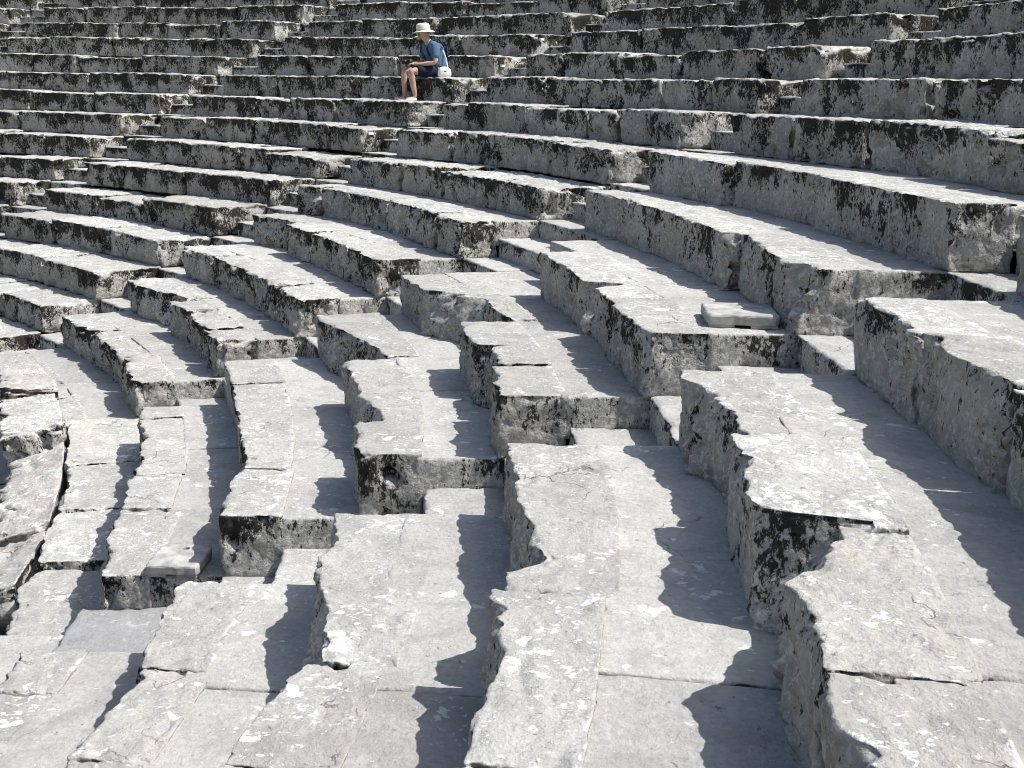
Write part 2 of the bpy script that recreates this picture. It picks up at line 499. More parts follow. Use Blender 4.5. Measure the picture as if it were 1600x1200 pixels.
# ------------------------------------------------------------------ the cavea
# plan survey of the broken front edges: per section and row, one list per
# block of (angle, set-back from the row's circle)
SURVEY = {
    ('N', -3): [[(-0.0185,0.037), (-0.0266,0.028), (-0.0388,0.039), (-0.0508,0.069), (-0.0573,0.069), (-0.0691,0.028), (-0.0733,0.050)], [(-0.0733,0.050), (-0.0772,0.089), (-0.0882,0.043), (-0.0986,0.048), (-0.1113,0.067), (-0.1156,0.104)], [(-0.1155,0.108), (-0.1221,0.140)]],
    ('N', -4): [[(-0.0179,0.001), (-0.0355,0.005), (-0.0425,0.044), (-0.0516,0.103), (-0.0618,0.097), (-0.0715,0.151), (-0.0810,0.134)], [(-0.0919,0.065), (-0.1029,0.073), (-0.1106,0.112), (-0.1189,0.074), (-0.1225,0.068), (-0.1327,0.066), (-0.1396,0.084), (-0.1422,0.155), (-0.1432,0.287), (-0.1441,0.380)], [(-0.1470,0.371), (-0.1535,0.263), (-0.1633,0.208), (-0.1692,0.143), (-0.1724,0.107), (-0.1747,0.141), (-0.1805,0.142), (-0.1917,0.150), (-0.1968,0.157)], [(-0.1997,0.176), (-0.2034,0.161), (-0.2089,0.163), (-0.2146,0.162), (-0.2174,0.206), (-0.2199,0.225), (-0.2229,0.202)]],
    ('N', -5): [[(-0.0245,-0.017), (-0.0303,-0.011), (-0.0383,0.018), (-0.0461,0.027), (-0.0610,0.052), (-0.0653,0.036), (-0.0762,0.057), (-0.0845,0.081), (-0.0938,0.130), (-0.1097,0.165), (-0.1144,0.184), (-0.1195,0.131), (-0.1236,0.060), (-0.1277,0.066)], [(-0.1339,0.036), (-0.1392,0.038), (-0.1411,0.061), (-0.1437,0.099), (-0.1495,0.097), (-0.1543,0.087), (-0.1576,0.102), (-0.1608,0.119), (-0.1649,0.127), (-0.1766,0.116), (-0.1815,0.121)], [(-0.1852,0.102), (-0.1916,0.110), (-0.1954,0.106), (-0.1983,0.112)]],
    ('N', -6): [[(-0.0215,-0.000), (-0.0292,-0.029), (-0.0455,0.021), (-0.0531,0.044), (-0.0654,0.003), (-0.0776,0.013), (-0.0869,0.079), (-0.0927,0.112), (-0.0983,0.132), (-0.1110,0.146), (-0.1200,0.194)], [(-0.1270,0.161), (-0.1352,0.118), (-0.1520,0.105), (-0.1557,0.097)], [(-0.1584,0.098), (-0.1652,0.122), (-0.1702,0.145)]],
    ('N', -7): [[(-0.0515,0.034), (-0.0628,0.050), (-0.0746,0.075), (-0.0853,0.104)], [(-0.0908,0.132), (-0.0970,0.137), (-0.1094,0.122), (-0.1201,0.115)], [(-0.1232,0.124), (-0.1362,0.149)]],
    ('N', -8): [[(-0.0353,0.044), (-0.0514,0.075)], [(-0.0514,0.075), (-0.0622,0.101)]],
    ('AB', -3): [[(0.3217,0.096), (0.2602,0.144), (0.2534,0.137)], [(0.2533,0.148), (0.2275,0.074), (0.1711,0.085)], [(0.1636,0.039), (0.1377,0.039), (0.1163,0.021), (0.1065,0.103)], [(0.1065,0.103), (0.1046,0.134), (0.0687,0.039), (0.0543,0.021), (0.0408,-0.010), (0.0329,0.096)]],
    ('AB', -4): [[(0.2149,-0.018), (0.1870,-0.023), (0.1634,-0.013), (0.1334,-0.041), (0.1156,-0.022), (0.1247,0.202)], [(0.0906,-0.021), (0.0731,-0.058), (0.0642,-0.056)], [(0.0642,-0.056), (0.0499,-0.031), (0.0332,-0.023), (0.0250,0.020)]],
    ('AB', -5): [[(0.2937,-0.080), (0.2713,-0.117), (0.2640,-0.052), (0.2454,-0.078), (0.2425,0.015), (0.2241,0.105), (0.2268,0.231), (0.2169,0.295), (0.1908,0.272), (0.1665,0.301)], [(0.1563,-0.049), (0.1363,-0.071), (0.1188,-0.063), (0.1061,-0.030), (0.1023,0.042), (0.1054,0.220)], [(0.0718,-0.007), (0.0574,0.014), (0.0449,-0.039), (0.0384,-0.001), (0.0268,-0.031)]],
    ('AB', -6): [[(0.2787,-0.057), (0.2648,0.004), (0.2552,0.049), (0.2356,0.106), (0.2268,0.156), (0.2042,0.234)], [(0.1880,-0.069), (0.1605,-0.042), (0.1391,-0.021), (0.1239,-0.009), (0.1162,-0.041), (0.1051,0.046), (0.0916,0.100)], [(0.0727,0.006), (0.0664,-0.039), (0.0516,-0.014), (0.0384,-0.012), (0.0276,0.020)]],
    ('AB', -7): [[(0.3025,-0.062), (0.2655,-0.073), (0.2406,-0.061)], [(0.2406,-0.061), (0.2217,-0.058), (0.1987,-0.057), (0.1809,-0.053), (0.1571,-0.031)], [(0.1352,-0.019), (0.1187,0.017), (0.1022,0.053)], [(0.0859,0.072), (0.0759,0.002), (0.0497,0.007), (0.0372,0.031)]],
    ('AB', -8): [[(0.3192,0.022), (0.3109,0.026), (0.2702,-0.015)], [(0.2702,-0.015), (0.2283,0.036), (0.2088,0.001), (0.1849,0.051), (0.1698,0.026)], [(0.1594,0.010), (0.1494,-0.003), (0.1206,0.025), (0.1090,0.034)], [(0.1091,0.022), (0.0897,0.031), (0.0763,0.031), (0.0641,0.066), (0.0538,0.118), (0.0448,0.126)]],
    ('AB', -9): [[(0.4741,0.312), (0.3707,0.190)], [(0.3707,0.190), (0.2905,0.172)], [(0.2660,0.183), (0.2225,0.217), (0.1982,0.206)], [(0.1844,0.216), (0.1488,0.194), (0.1111,0.265)], [(0.1111,0.265), (0.0882,0.215), (0.0643,0.275), (0.0320,0.338)]],
    ('BC', -4): [[(0.6341,-0.023), (0.5984,0.094)], [(0.5984,0.094), (0.5555,0.122)], [(0.5552,0.136), (0.4922,0.074)], [(0.4922,0.074), (0.4417,0.015), (0.3969,-0.045)], [(0.3931,-0.055), (0.3489,-0.026)]],
    ('BC', -5): [[(0.6417,0.077), (0.6116,0.172), (0.5786,0.259)], [(0.5557,0.051), (0.5045,-0.002)], [(0.5045,-0.002), (0.4300,-0.044), (0.4104,-0.071)], [(0.4104,-0.071), (0.3798,-0.122), (0.2960,-0.259)]],
    ('BC', -6): [[(0.6183,-0.044), (0.5700,0.003)], [(0.5700,0.003), (0.5217,-0.036), (0.4687,-0.080), (0.4327,-0.102)], [(0.4113,-0.034), (0.3786,-0.110), (0.3572,-0.023)]],
    ('BC', -7): [[(0.6254,0.037), (0.5929,-0.000), (0.5688,0.072), (0.5411,0.192)], [(0.5133,-0.014), (0.4660,0.019)], [(0.4660,0.019), (0.4332,-0.025), (0.4015,-0.020)], [(0.4015,-0.020), (0.3797,-0.053), (0.3571,0.002)]],
    ('BC', -8): [[(0.6509,-0.045), (0.6268,0.015)], [(0.6268,0.015), (0.5814,0.000), (0.5463,0.048)], [(0.5463,0.048), (0.5055,0.028), (0.4697,0.035), (0.4386,0.055)], [(0.4386,0.055), (0.3973,-0.003), (0.3585,-0.005), (0.3346,0.021)]],
}

rnd = random.Random(11)
SECT = {'N': (-1, 0), 'AB': (0, 1), 'BC': (1, 2), 'CD': (2, 3), 'DE': (3, 4), 'EF': (4, 5)}
STAIR = ['nearest stairway', 'second stairway', "seated man's stairway", 'fourth stairway', 'farthest stairway']
ORD = ['first', 'second', 'third', 'fourth', 'fifth', 'sixth', 'seventh', 'eighth', 'ninth', 'tenth']
NUM = ['', 'one row', 'two rows', 'three rows', 'four rows', 'five rows', 'six rows', 'seven rows', 'eight rows', 'nine rows', 'ten rows']


def rowphrase(k):
    if k == 0:
        return "in the man's row"
    return '%s %s the man' % (NUM[abs(k)], 'below' if k < 0 else 'above')


WHERE = {'N': ('before', 0), 'AB': ('beyond', 0), 'BC': ('beyond', 1), 'CD': ('beyond', 2), 'DE': ('beyond', 3), 'EF': ('beyond', 4)}
ROWS = {'N': range(-8, 1), 'AB': range(-9, 5), 'BC': range(-9, 6), 'CD': range(-9, 6), 'DE': range(-6, 6), 'EF': range(-1, 6)}
TWO_STONE = {('N', k) for k in range(-8, 0)} | {('AB', k) for k in range(-9, -1)} | {('BC', k) for k in range(-9, -3)}


def edge_angles(sec, k):
    r = R0 + k * ROW
    a, b = SECT[sec]
    if (sec, k) == ('N', -2):
        return a * STEP_ANG + STAIR_W / 2 / r, b * STEP_ANG - STAIR_W / 2 / r + 0.013
    return a * STEP_ANG + STAIR_W / 2 / r, b * STEP_ANG - STAIR_W / 2 / r


# height steps seen between neighbouring stones
DZ = {('AB', -9, 0): 0.015, ('AB', -9, 1): 0.015, ('AB', -9, 2): 0.005, ('AB', -9, 3): -0.045, ('N', -4, 1): 0.02}
THIN_SEATS = {'N': 0.33, 'AB': 0.34, 'BC': 0.36}
seats = {}
nseat = 0
for sec, rows in ROWS.items():
    for k in rows:
        lo, hi = edge_angles(sec, k)
        r = R0 + k * ROW
        z = k * RISE
        dist = math.hypot(r * math.cos((lo + hi) / 2) - CAM[0], r * math.sin((lo + hi) / 2) - CAM[1])
        res = 0.015 if dist < 7.5 else 0.021 if dist < 9 else (0.027 if dist < 14 else 0.045)
        segs = SURVEY.get((sec, k))
        cuts, prof = [], None
        if segs:
            segs = [sorted(s) for s in segs]
            st = sorted(((s[-1][0], s) for s in segs), key=lambda t: -t[0])    # far to near
            cuts = [hi] + [t[0] for t in st[1:]]
            if (sec, k) == ('AB', -4):
                cuts[0] = 0.2165
            if sec == 'N':                                                    # carry on towards the camera
                last = st[-1][1][0][0]
                t = last
                n_extra = 0
                while t - 0.9 / r > lo and n_extra < 2:
                    cuts.append(t); t -= rnd.uniform(0.8, 1.1) / r; n_extra += 1
                lo2 = max(lo, t)
            else:
                lo2 = lo
            profs = [t[1] for t in st]
            keep, kp = [], []
            for i_, c_ in enumerate(cuts):
                nxt = cuts[i_ + 1] if i_ + 1 < len(cuts) else lo2
                if c_ - max(nxt, lo2) < 0.22 / r:          # a sliver: the next stone takes it over
                    if i_ + 1 < len(cuts):
                        cuts[i_ + 1] = max(c_, cuts[i_ + 1]) if not keep else cuts[i_ + 1]
                    continue
                keep.append(c_)
                if i_ < len(profs):
                    kp.append(profs[i_])
            cuts, profs = keep + [lo2], kp
        else:
            nb = max(3, round((hi - lo) * r / (1.15 if sec in ('AB', 'BC', 'N') else 1.3)))
            wts = [rnd.uniform(0.6, 1.5) for _ in range(nb)]
            if sec == 'N':
                wts = wts + [0.3]
            tot = sum(wts)
            cuts = [hi]
            for x in wts[:-1]:
                cuts.append(cuts[-1] - (hi - lo) * x / tot)
            cuts.append(lo)
            profs = []
        blocks = list(zip(cuts[:-1], cuts[1:]))
        row = []
        for i, (fa, ne) in enumerate(blocks):
            off = None
            rng_off = 0
            if i < len(profs):
                pts = profs[i]
                xs = np.array([p_[0] for p_ in pts]); ys = np.clip(np.array([p_[1] for p_ in pts]), -0.08, 0.40)
                rng_off = ys.max() - ys.min()
                off = (lambda t, xs=xs, ys=ys: np.interp(t, xs, ys))
            elif profs:
                off = (lambda t, y=profs[-1][0][1]: t * 0 + min(y, 0.14))
            two = (sec, k) in TWO_STONE
            r_back = r + (THIN_SEATS[sec] + rnd.uniform(-0.015, 0.015) if two else ROW + 0.07)
            if off is not None and two:
                r_back = max(r_back, r + 0.27 + min(0.22, float(np.max(off(np.linspace(ne, fa, 20))))))
            far = 1.0 if dist > 11 else 0.45
            dz = DZ.get((sec, k, i), rnd.uniform(-0.003, 0.013) if (sec, k) in TWO_STONE else rnd.choice((0, 0, 0, 0, 0, 0, 0, 0, -0.05)) + rnd.uniform(-0.022, 0.016))
            if k == 0 and sec == 'CD':
                dz = 0.0
            rf = r + (0 if off is not None else rnd.choice((0, 0, 1)) * rnd.uniform(0.03, 0.10) + rnd.uniform(-0.035, 0.03))
            if sec == 'AB' and k == -9:
                r_back = r + ROW + 0.07
            o = stone('stone_seat', ne, fa, rf, r_back, z + dz, z - RISE - 0.012, res, off=off,
                      chip=0.030 if dist < 9 else 0.05, rough=0.75 if dist < 9 else 1.9, under=0.016, fac_low=0.2 if dist < 8 else 1.0,
                      gap=0.003 + rnd.random() * 0.005 + (rnd.choice((0, 0, 0.01, 0.025, 0.045)) if dist > 9 else 0), tilt=(rnd.uniform(-.012, .012), rnd.uniform(-.012, .006)),
                      jag=0.014 if dist < 9 else 0.02, seed=nseat * 1.37 % 97, endchip=1.0 if dist < 9 else rnd.choice((1.2, 1.8, 2.2, 3.0, 4.0, 6.0)))
            o['lichen'] = min(1.1, max(-0.9, (dist - 8.0) / 9 + rnd.uniform(-0.5, 0.35)))
            if sec == 'AB' and k >= -2:
                o['lichen'] = min(1.1, o['lichen'] + 0.4)
            o['smooth'] = 0.0
            o['warm'] = rnd.uniform(0.1, 1.0)
            row.append((o, rng_off))
            nseat += 1
        word, si = WHERE[sec]
        order = row if sec == 'N' else row[::-1]
        for j, (o, ro) in enumerate(order):
            adj = 'broken-edged pale' if ro > 0.16 else ('pale grey' if dist < 10 else 'lichen-blackened')
            tag(o, '%s stone seat, %s %s the %s, %s' % (adj, ORD[j], word, STAIR[si], rowphrase(k)),
                'stone seat', 'stone seats of the theatre rows')
        seats[(sec, k)] = [o for o, _ in row]
        # the smoother floor stones behind the seats
        if (sec, k) in TWO_STONE and not (sec == 'AB' and k == -9):
            a, b = lo, hi
            if (sec, k) == ('AB', -4):
                b = 0.262
            if sec == 'N':
                a = cuts[-1]
            nb = max(2, round((b - a) * r / 1.35))
            wts = [rnd.uniform(0.7, 1.4) for _ in range(nb)]
            tot = sum(wts)
            cc = [b]
            for x in wts[:-1]:
                cc.append(cc[-1] - (b - a) * x / tot)
            cc.append(a)
            fl = []
            for i, (fa, ne) in enumerate(zip(cc[:-1], cc[1:])):
                mids = [q for q in blocks if q[1] - 0.02 < (fa + ne) / 2 < q[0] + 0.02]
                o = stone('foot_stone', ne, fa, r + THIN_SEATS[sec] - 0.03, r + ROW + 0.36, z - 0.007 + rnd.uniform(-.004, .003), z - 0.24,
                          res * 1.3, chip=0.007, rough=0.5, under=0, gap=0.003 + rnd.random() * 0.003,
                          tilt=(rnd.uniform(-.004, .004), rnd.uniform(-.010, .0)), jag=0.0, seed=nseat * 2.1 % 89 + i, endchip=0.3, slab=True, crusty=(i == nb - 1 and sec != 'N'))
                o['lichen'] = 0.0 if (i == nb - 1 and sec != 'N') else -0.4
                o['smooth'] = rnd.uniform(0.6, 1.0)
                o['warm'] = rnd.uniform(0.0, 0.45)
                fl.append(o)
            fl = fl if sec == 'N' else fl[::-1]
            for j, o in enumerate(fl):
                tag(o, 'smooth foot stone behind seats, %s %s the %s, %s' % (ORD[j], word, STAIR[si], rowphrase(k)),
                    'foot stone', 'foot stones behind the stone seats')

# ---- stairways: two steps to a row
for s in range(5):
    for k in {0: range(-9, 0), 1: range(-9, 4), 2: range(-9, 6), 3: range(-7, 6), 4: range(-2, 6)}[s]:
        r = R0 + k * ROW
        z = k * RISE
        hw = STAIR_W / 2 + 0.004
        c = s * STEP_ANG
        dist = math.hypot(r * math.cos(c) - CAM[0], r * math.sin(c) - CAM[1])
        res = 0.025 if dist < 9 else 0.05
        for part, (ra, rb, zt) in enumerate(((0.36, 0.86, z - RISE / 2), (0.77, ROW + 0.44, z - 0.004))):
            ca, cb = c - hw / r, c + hw / r
            if s == 0 and k == -8 and part == 0:
                ra, rb = 0.03, 0.90
            if s == 0 and k == -9:
                ra, rb, zt = ((0.02, 0.62, z - 0.012), (0.60, ROW + 0.40, z - 0.018))[part]
            if s == 1 and k == -4:
                ca = 0.222 if part == 0 else 0.264
            o = stone('stair_step', ca, cb, r + ra, r + rb, zt + rnd.uniform(-.008, .008), zt - RISE / 2 - 0.03, res,
                      chip=0.02, rough=0.8, under=0.01, gap=0.002 + rnd.random() * 0.010, tilt=(rnd.uniform(-.01, .01), rnd.uniform(-.015, .005)),
                      jag=0.008, seed=s * 13.1 + k * 1.9 + part, endchip=1.0)
            o['lichen'] = min(0.8, max(0.1, (dist - 6) / 14))
            o['smooth'] = 0.8
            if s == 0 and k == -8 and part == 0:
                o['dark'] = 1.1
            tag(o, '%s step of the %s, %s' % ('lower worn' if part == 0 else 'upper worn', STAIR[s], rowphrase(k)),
                'stair step', 'steps of the stairways')

# ---- ground under and round the seats
def grid_mesh(name, fn, us, vs):
    U, V = np.meshgrid(us, vs, indexing='ij')
    v = np.stack(fn(U.ravel(), V.ravel()), 1)
    n, m_ = len(us), len(vs)
    I = np.arange(n * m_).reshape(n, m_)
    f = np.stack([I[:-1, :-1].ravel(), I[1:, :-1].ravel(), I[1:, 1:].ravel(), I[:-1, 1:].ravel()], 1)
    return np_mesh(name, v, f)


def hill(th, r):
    kk = (r - R0) / ROW
    z = kk * RISE - 0.58 - 0.28 * (kk < -8.6)
    z = np.maximum(z, -9 * RISE - 0.75)
    return [r * np.cos(th), r * np.sin(th), z]


rs = np.concatenate([np.linspace(11.0, 26, 60), np.linspace(27, 60, 20)])
o = link('hillside', grid_mesh('hillside', hill, rs * 0 + 0 if False else np.linspace(rad(-100), rad(150), 120), rs), EARTH)
tag(o, kind='structure')
gv = np.array([[-600, -600, -3.9], [600, -600, -3.9], [600, 600, -3.9], [-600, 600, -3.9]], float)
o = link('ground', np_mesh('ground', gv, np.array([[0, 1, 2, 3]])), EARTH)
tag(o, kind='structure')

# ---- rough broken stones along the lowest row, beyond the nearest stairway
ZL = -9 * RISE
ROUGH = [  # near angle, far angle, inner r, outer r, top, bottom, look, wear
    (0.440, 0.530, 12.22, 12.72, ZL + 0.12, ZL - 0.55, 'broad broken pinkish boulder beside the lowest seats at the picture edge', 0.10),
    (0.534, 0.640, 12.20, 12.78, ZL + 0.02, ZL - 0.55, 'rough pale boulder touching the curve of the lowest seats, behind the pinkish one', 0.09),
    (0.322, 0.432, 12.14, 12.66, ZL + 0.11, ZL - 0.20, 'overhanging speckled boulder with a dark hollow underneath, by the lowest seats', 0.07),
    (0.188, 0.345, 12.20, 12.66, ZL - 0.11, ZL - 0.60, 'long pinkish ledge stone with a crusted top below the overhanging boulder', 0.06),
    (0.100, 0.186, 12.16, 12.66, ZL - 0.17, ZL - 0.65, 'cracked grey ledge stone with a hollow scooped in its end', 0.08),
    (0.040, 0.094, 12.10, 12.56, ZL - 0.08, ZL - 0.65, 'small rounded pale boulder at the foot of the nearest stairway', 0.10)]
for i, (a, b, ra, rb, zt, zb, lab, ch) in enumerate(ROUGH):
    o = stone('boulder', a, b, ra, rb, zt, zb, 0.022, chip=ch, rmin=0.06, rough=2.6, under=0.12 if i == 2 else 0.04, gap=0.004,
              tilt=(0.04 if i == 3 else -0.03, -0.10 if i < 2 else (0.05 if i == 2 else 0.30)), jag=0.05, seed=41 + i * 7.7, endchip=1.0, lump=2.2)
    o['lichen'] = 0.7 if i in (0, 2) else -0.2
    o['warm'] = 0.5
    o['pink'] = 0.45 if i in (0, 3) else 0.1
    tag(o, lab, 'boulder', 'broken stones along the lowest row')
for i, (a, b) in enumerate(((0.10, 0.235), (0.237, 0.36), (0.362, 0.50), (0.502, 0.66))):
    o = stone('paving_stone', a, b, 10.6, 12.3, ZL - 0.46, ZL - 0.62, 0.05, chip=0.02, rough=0.8, under=0, seed=71 + i * 3.3)
    o['smooth'] = 0.8
    tag(o, 'flat pale paving stone low beside the boulders, %s from the nearest stairway' % ORD[i], 'paving stone', 'paving stones below the lowest seats')

# ---- concrete lids with a finger hole
CONC = plain('pale_concrete', (0.25, 0.245, 0.225), (0.47, 0.465, 0.44), 9.0, 0.9, 0.006)
DARKHOLE = plain('dark_brown_hole', (0.05, 0.035, 0.03), (0.08, 0.05, 0.04), 30, 0.9)  # dark brown for the disc at the bottom of the hole


def lid(loc, size, rz, thick, label):
    bm = bmesh.new()
    N = 40
    hw_, hd_ = size[0] / 2, size[1] / 2
    cr = 0.025

    def outer(t):
        # rounded rectangle
        x, y = math.cos(t), math.sin(t)
        k_ = max(abs(x) / hw_, abs(y) / hd_)
        x, y = x / k_, y / k_
        ex, ey = max(0, abs(x) - (hw_ - cr)), max(0, abs(y) - (hd_ - cr))
        if ex > 0 and ey > 0:
            m_ = math.hypot(ex, ey)
            if m_ > cr:
                x = math.copysign(hw_ - cr + ex * cr / m_, x); y = math.copysign(hd_ - cr + ey * cr / m_, y)
        return x, y
    hx, hy, hr = size[0] * 0.02, size[1] * 0.30, 0.022
    rings = []
    random.seed(int(size[0] * 1000))
    # (scale inset, height): wall, rounded arris, top, hole rim, hole wall
    for ins, zz in ((0.006, -thick), (0.0, -thick * .93), (0.0, -0.012), (0.004, -0.004), (0.012, 0.0)):
        ring = []
        for i in range(N):
            t = 2 * math.pi * (i + .5) / N
            x, y = outer(t)
            j = random.uniform(-.002, .002)
            ring.append(bm.verts.new((x * (1 - ins / hw_) + j, y * (1 - ins / hd_) + j, zz + random.uniform(-.0015, .0015))))
        rings.append(ring)
    for zz, rr_ in ((0.0, hr), (-0.003, hr * .92), (-0.035, hr * .9)):
        rings.append([bm.verts.new((hx + rr_ * math.cos(2 * math.pi * (i + .5) / N), hy + rr_ * math.sin(2 * math.pi * (i + .5) / N), zz)) for i in range(N)])
    for r1, r2 in zip(rings[:-1], rings[1:]):
        for i in range(N):
            bm.faces.new((r1[i], r1[(i + 1) % N], r2[(i + 1) % N], r2[i]))
    bm.faces.new(rings[-1])
    bm.faces.new(rings[0][::-1])
    # feet that leave a low notch under the edge
    for fx in (-1, 1):
        x0, x1 = sorted((fx * hw_ * 0.22, fx * (hw_ - 0.012)))
        vs = [bm.verts.new((x, y, zz)) for zz in (-thick - 0.016, -thick + 0.004) for x, y in ((x0, -hd_ + .008), (x1, -hd_ + .008), (x1, hd_ - .01), (x0, hd_ - .01))]
        for q in ((3, 2, 1, 0), (0, 1, 5, 4), (1, 2, 6, 5), (2, 3, 7, 6), (3, 0, 4, 7)):
            bm.faces.new([vs[i] for i in q])
    bmesh.ops.recalc_face_normals(bm, faces=bm.faces)
    me = bpy.data.meshes.new('concrete_lid')
    bm.to_mesh(me); bm.free()
    for p_ in me.polygons:
        p_.use_smooth = False
    o = link('concrete_lid', me, CONC)
    o.location = loc
    o.rotation_euler = (0, 0, rz)
    tag(o, label, 'concrete lid', 'loose concrete lids on the seats')
    bm = bmesh.new()
    bmesh.ops.create_cone(bm, cap_ends=True, segments=20, radius1=hr * .88, radius2=hr * .88, depth=0.004)
    me = bpy.data.meshes.new('hole_bottom'); bm.to_mesh(me); bm.free()
    h_ = link('hole', me, DARKHOLE, o)
    h_.location = (hx, hy, -0.031)
    return o


lid((16.80, 0.76, -4 * RISE + 0.070), (0.385, 0.40), rad(-6), 0.056, 'square concrete lid with a hole, in front of the darkest broken seat corner')
lid((13.78, 0.565, -8 * RISE + 0.066), (0.285, 0.32), rad(-4), 0.052, 'thin concrete lid with a hole, low down beside the nearest stairway')

# ---- white number plates on a few seat ends
PLATE = plain('white_plate', (0.80, 0.80, 0.78), (0.70, 0.70, 0.68), 60, 0.6)
for sec, k, fr, up_ in (('CD', 2, 0.30, 0.75), ('CD', 1, 0.30, 0.55), ('CD', -2, 0.22, 0.72)):
    seat = seats[(sec, k)][-1]
    lo, hi = edge_angles(sec, k)
    r = R0 + k * ROW + fr * ROW
    th = lo
    bm = bmesh.new()
    bmesh.ops.create_cube(bm, size=1.0)
    for v in bm.verts:
        v.co = Vector((v.co.x * 0.075, v.co.y * 0.04, v.co.z * 0.034))
    bmesh.ops.bevel(bm, geom=bm.edges[:], offset=0.003, segments=1, affect='EDGES')
    me = bpy.data.meshes.new('number_plate'); bm.to_mesh(me); bm.free()
    o = link('number_plate', me, PLATE, seat)
    o.location = Vector((r * math.cos(th), r * math.sin(th), k * RISE - RISE * (1 - up_))) - seat.location
    o.rotation_euler = (0, 0, th)

# ---- the seated man
SKIN = plain('skin', (0.45, 0.29, 0.21), (0.55, 0.37, 0.28), 12, 0.6)
SHIRT = plain('blue_shirt', (0.060, 0.125, 0.205), (0.092, 0.175, 0.270), 9, 0.85, 0.01)
SHORTS = plain('navy_shorts', (0.008, 0.013, 0.030), (0.013, 0.020, 0.042), 14, 0.85, 0.01)
HAT = plain('cream_hat', (0.66, 0.62, 0.54), (0.74, 0.70, 0.62), 80, 0.85)
WHITE = plain('white_canvas', (0.78, 0.77, 0.72), (0.84, 0.83, 0.78), 60, 0.7)
BLACK = plain('black_plastic', (0.015, 0.015, 0.017), (0.03, 0.03, 0.03), 60, 0.4)
NAVY = plain('navy_cloth', (0.010, 0.018, 0.05), (0.02, 0.03, 0.08), 30, 0.85, 0.01)
HAIR = plain('grey_hair', (0.16, 0.14, 0.12), (0.28, 0.26, 0.23), 90, 0.7)

TH_M = 0.7105
r_m = R0 - 0.005
man = bpy.data.objects.new('person', None)
COL.objects.link(man)
man.location = (r_m * math.cos(TH_M), r_m * math.sin(TH_M), 0.0)
man.rotation_euler = (0, 0, TH_M + math.pi - rad(15))
man.scale = (.94, .94, .94)
tag(man, 'person in a cream sun hat, blue shirt and navy shorts seated on the stone row', 'person')


def skinned(name, chains, mat, parent, root=0, sub=2):
    """chains: lists of (x, y, z, radius); points within 1 mm are shared"""
    pts, radii, edges, look = [], [], [], {}
    for ch in chains:
        prev = None
        for p_ in ch:
            key = tuple(round(c * 1000) for c in p_[:3])
            if key not in look:
                look[key] = len(pts); pts.append(p_[:3]); radii.append(p_[3])
            i = look[key]
            if prev is not None and prev != i:
                edges.append((prev, i))
            prev = i
    me = bpy.data.meshes.new(name)
    me.from_pydata(pts, edges, [])
    o = link(name, me, mat, parent)
    md = o.modifiers.new('grow', 'SKIN')
    md.use_smooth_shade = True
    for i, sv_ in enumerate(me.skin_vertices[0].data):
        rr_ = radii[i]
        sv_.radius = rr_ if isinstance(rr_, tuple) else (rr_, rr_)
        sv_.use_root = (i == root)
    sb = o.modifiers.new('smooth', 'SUBSURF')
    sb.levels = sb.render_levels = sub
    return o


def mesh_obj(name, fn, mat, parent, smooth=True):
    bm = bmesh.new()
    fn(bm)
    bmesh.ops.recalc_face_normals(bm, faces=bm.faces)
    me = bpy.data.meshes.new(name)
    bm.to_mesh(me); bm.free()
    for p_ in me.polygons:
        p_.use_smooth = smooth
    return link(name, me, mat, parent)


PEL = (-0.24, 0, 0.11)
NECK = (-0.140, 0, 0.535)
chains = [[PEL + (0.125,), (-0.285, 0, 0.24, 0.110), (-0.255, 0, 0.38, 0.118), (-0.180, 0, 0.475, 0.10), NECK + (0.055,),
           (-0.095, 0, 0.585, 0.054), (-0.058, 0, 0.63, 0.080), (-0.048, 0, 0.685, 0.088), (-0.056, 0, 0.73, 0.072)]]
KNEE = {1: (0.215, 0.105, 0.085), -1: (0.230, -0.125, 0.095)}
ANK = {1: (0.125, 0.095, -RISE / .94 + 0.082), -1: (0.205, -0.13, -RISE / .94 + 0.082)}
for s_ in (1, -1):
    kx, ky, kz = KNEE[s_]
    ax, ay, az = ANK[s_]
    chains.append([PEL + (0.125,), (-0.19, s_ * 0.095, 0.09, 0.088), (0.02, s_ * 0.10, 0.095, 0.076), (kx - 0.015, ky, kz, 0.060),
                   (kx - 0.005 + (ax - kx) * .35, ky + (ay - ky) * .35, kz + (az - kz) * .35, 0.054), (ax, ay, az, 0.036),
                   (ax + 0.02, ay, az - 0.045, 0.036), (ax + 0.11, ay + s_ * 0.01, az - 0.055, 0.033), (ax + 0.165, ay + s_ * 0.012, az - 0.062, 0.022)])
SH = {1: (-0.180, 0.165, 0.465), -1: (-0.165, -0.165, 0.465)}
ELB = {1: (-0.155, 0.235, 0.225), -1: (-0.13, -0.23, 0.23)}
WRI = {1: (0.065, 0.125, 0.195), -1: (0.075, -0.095, 0.215)}
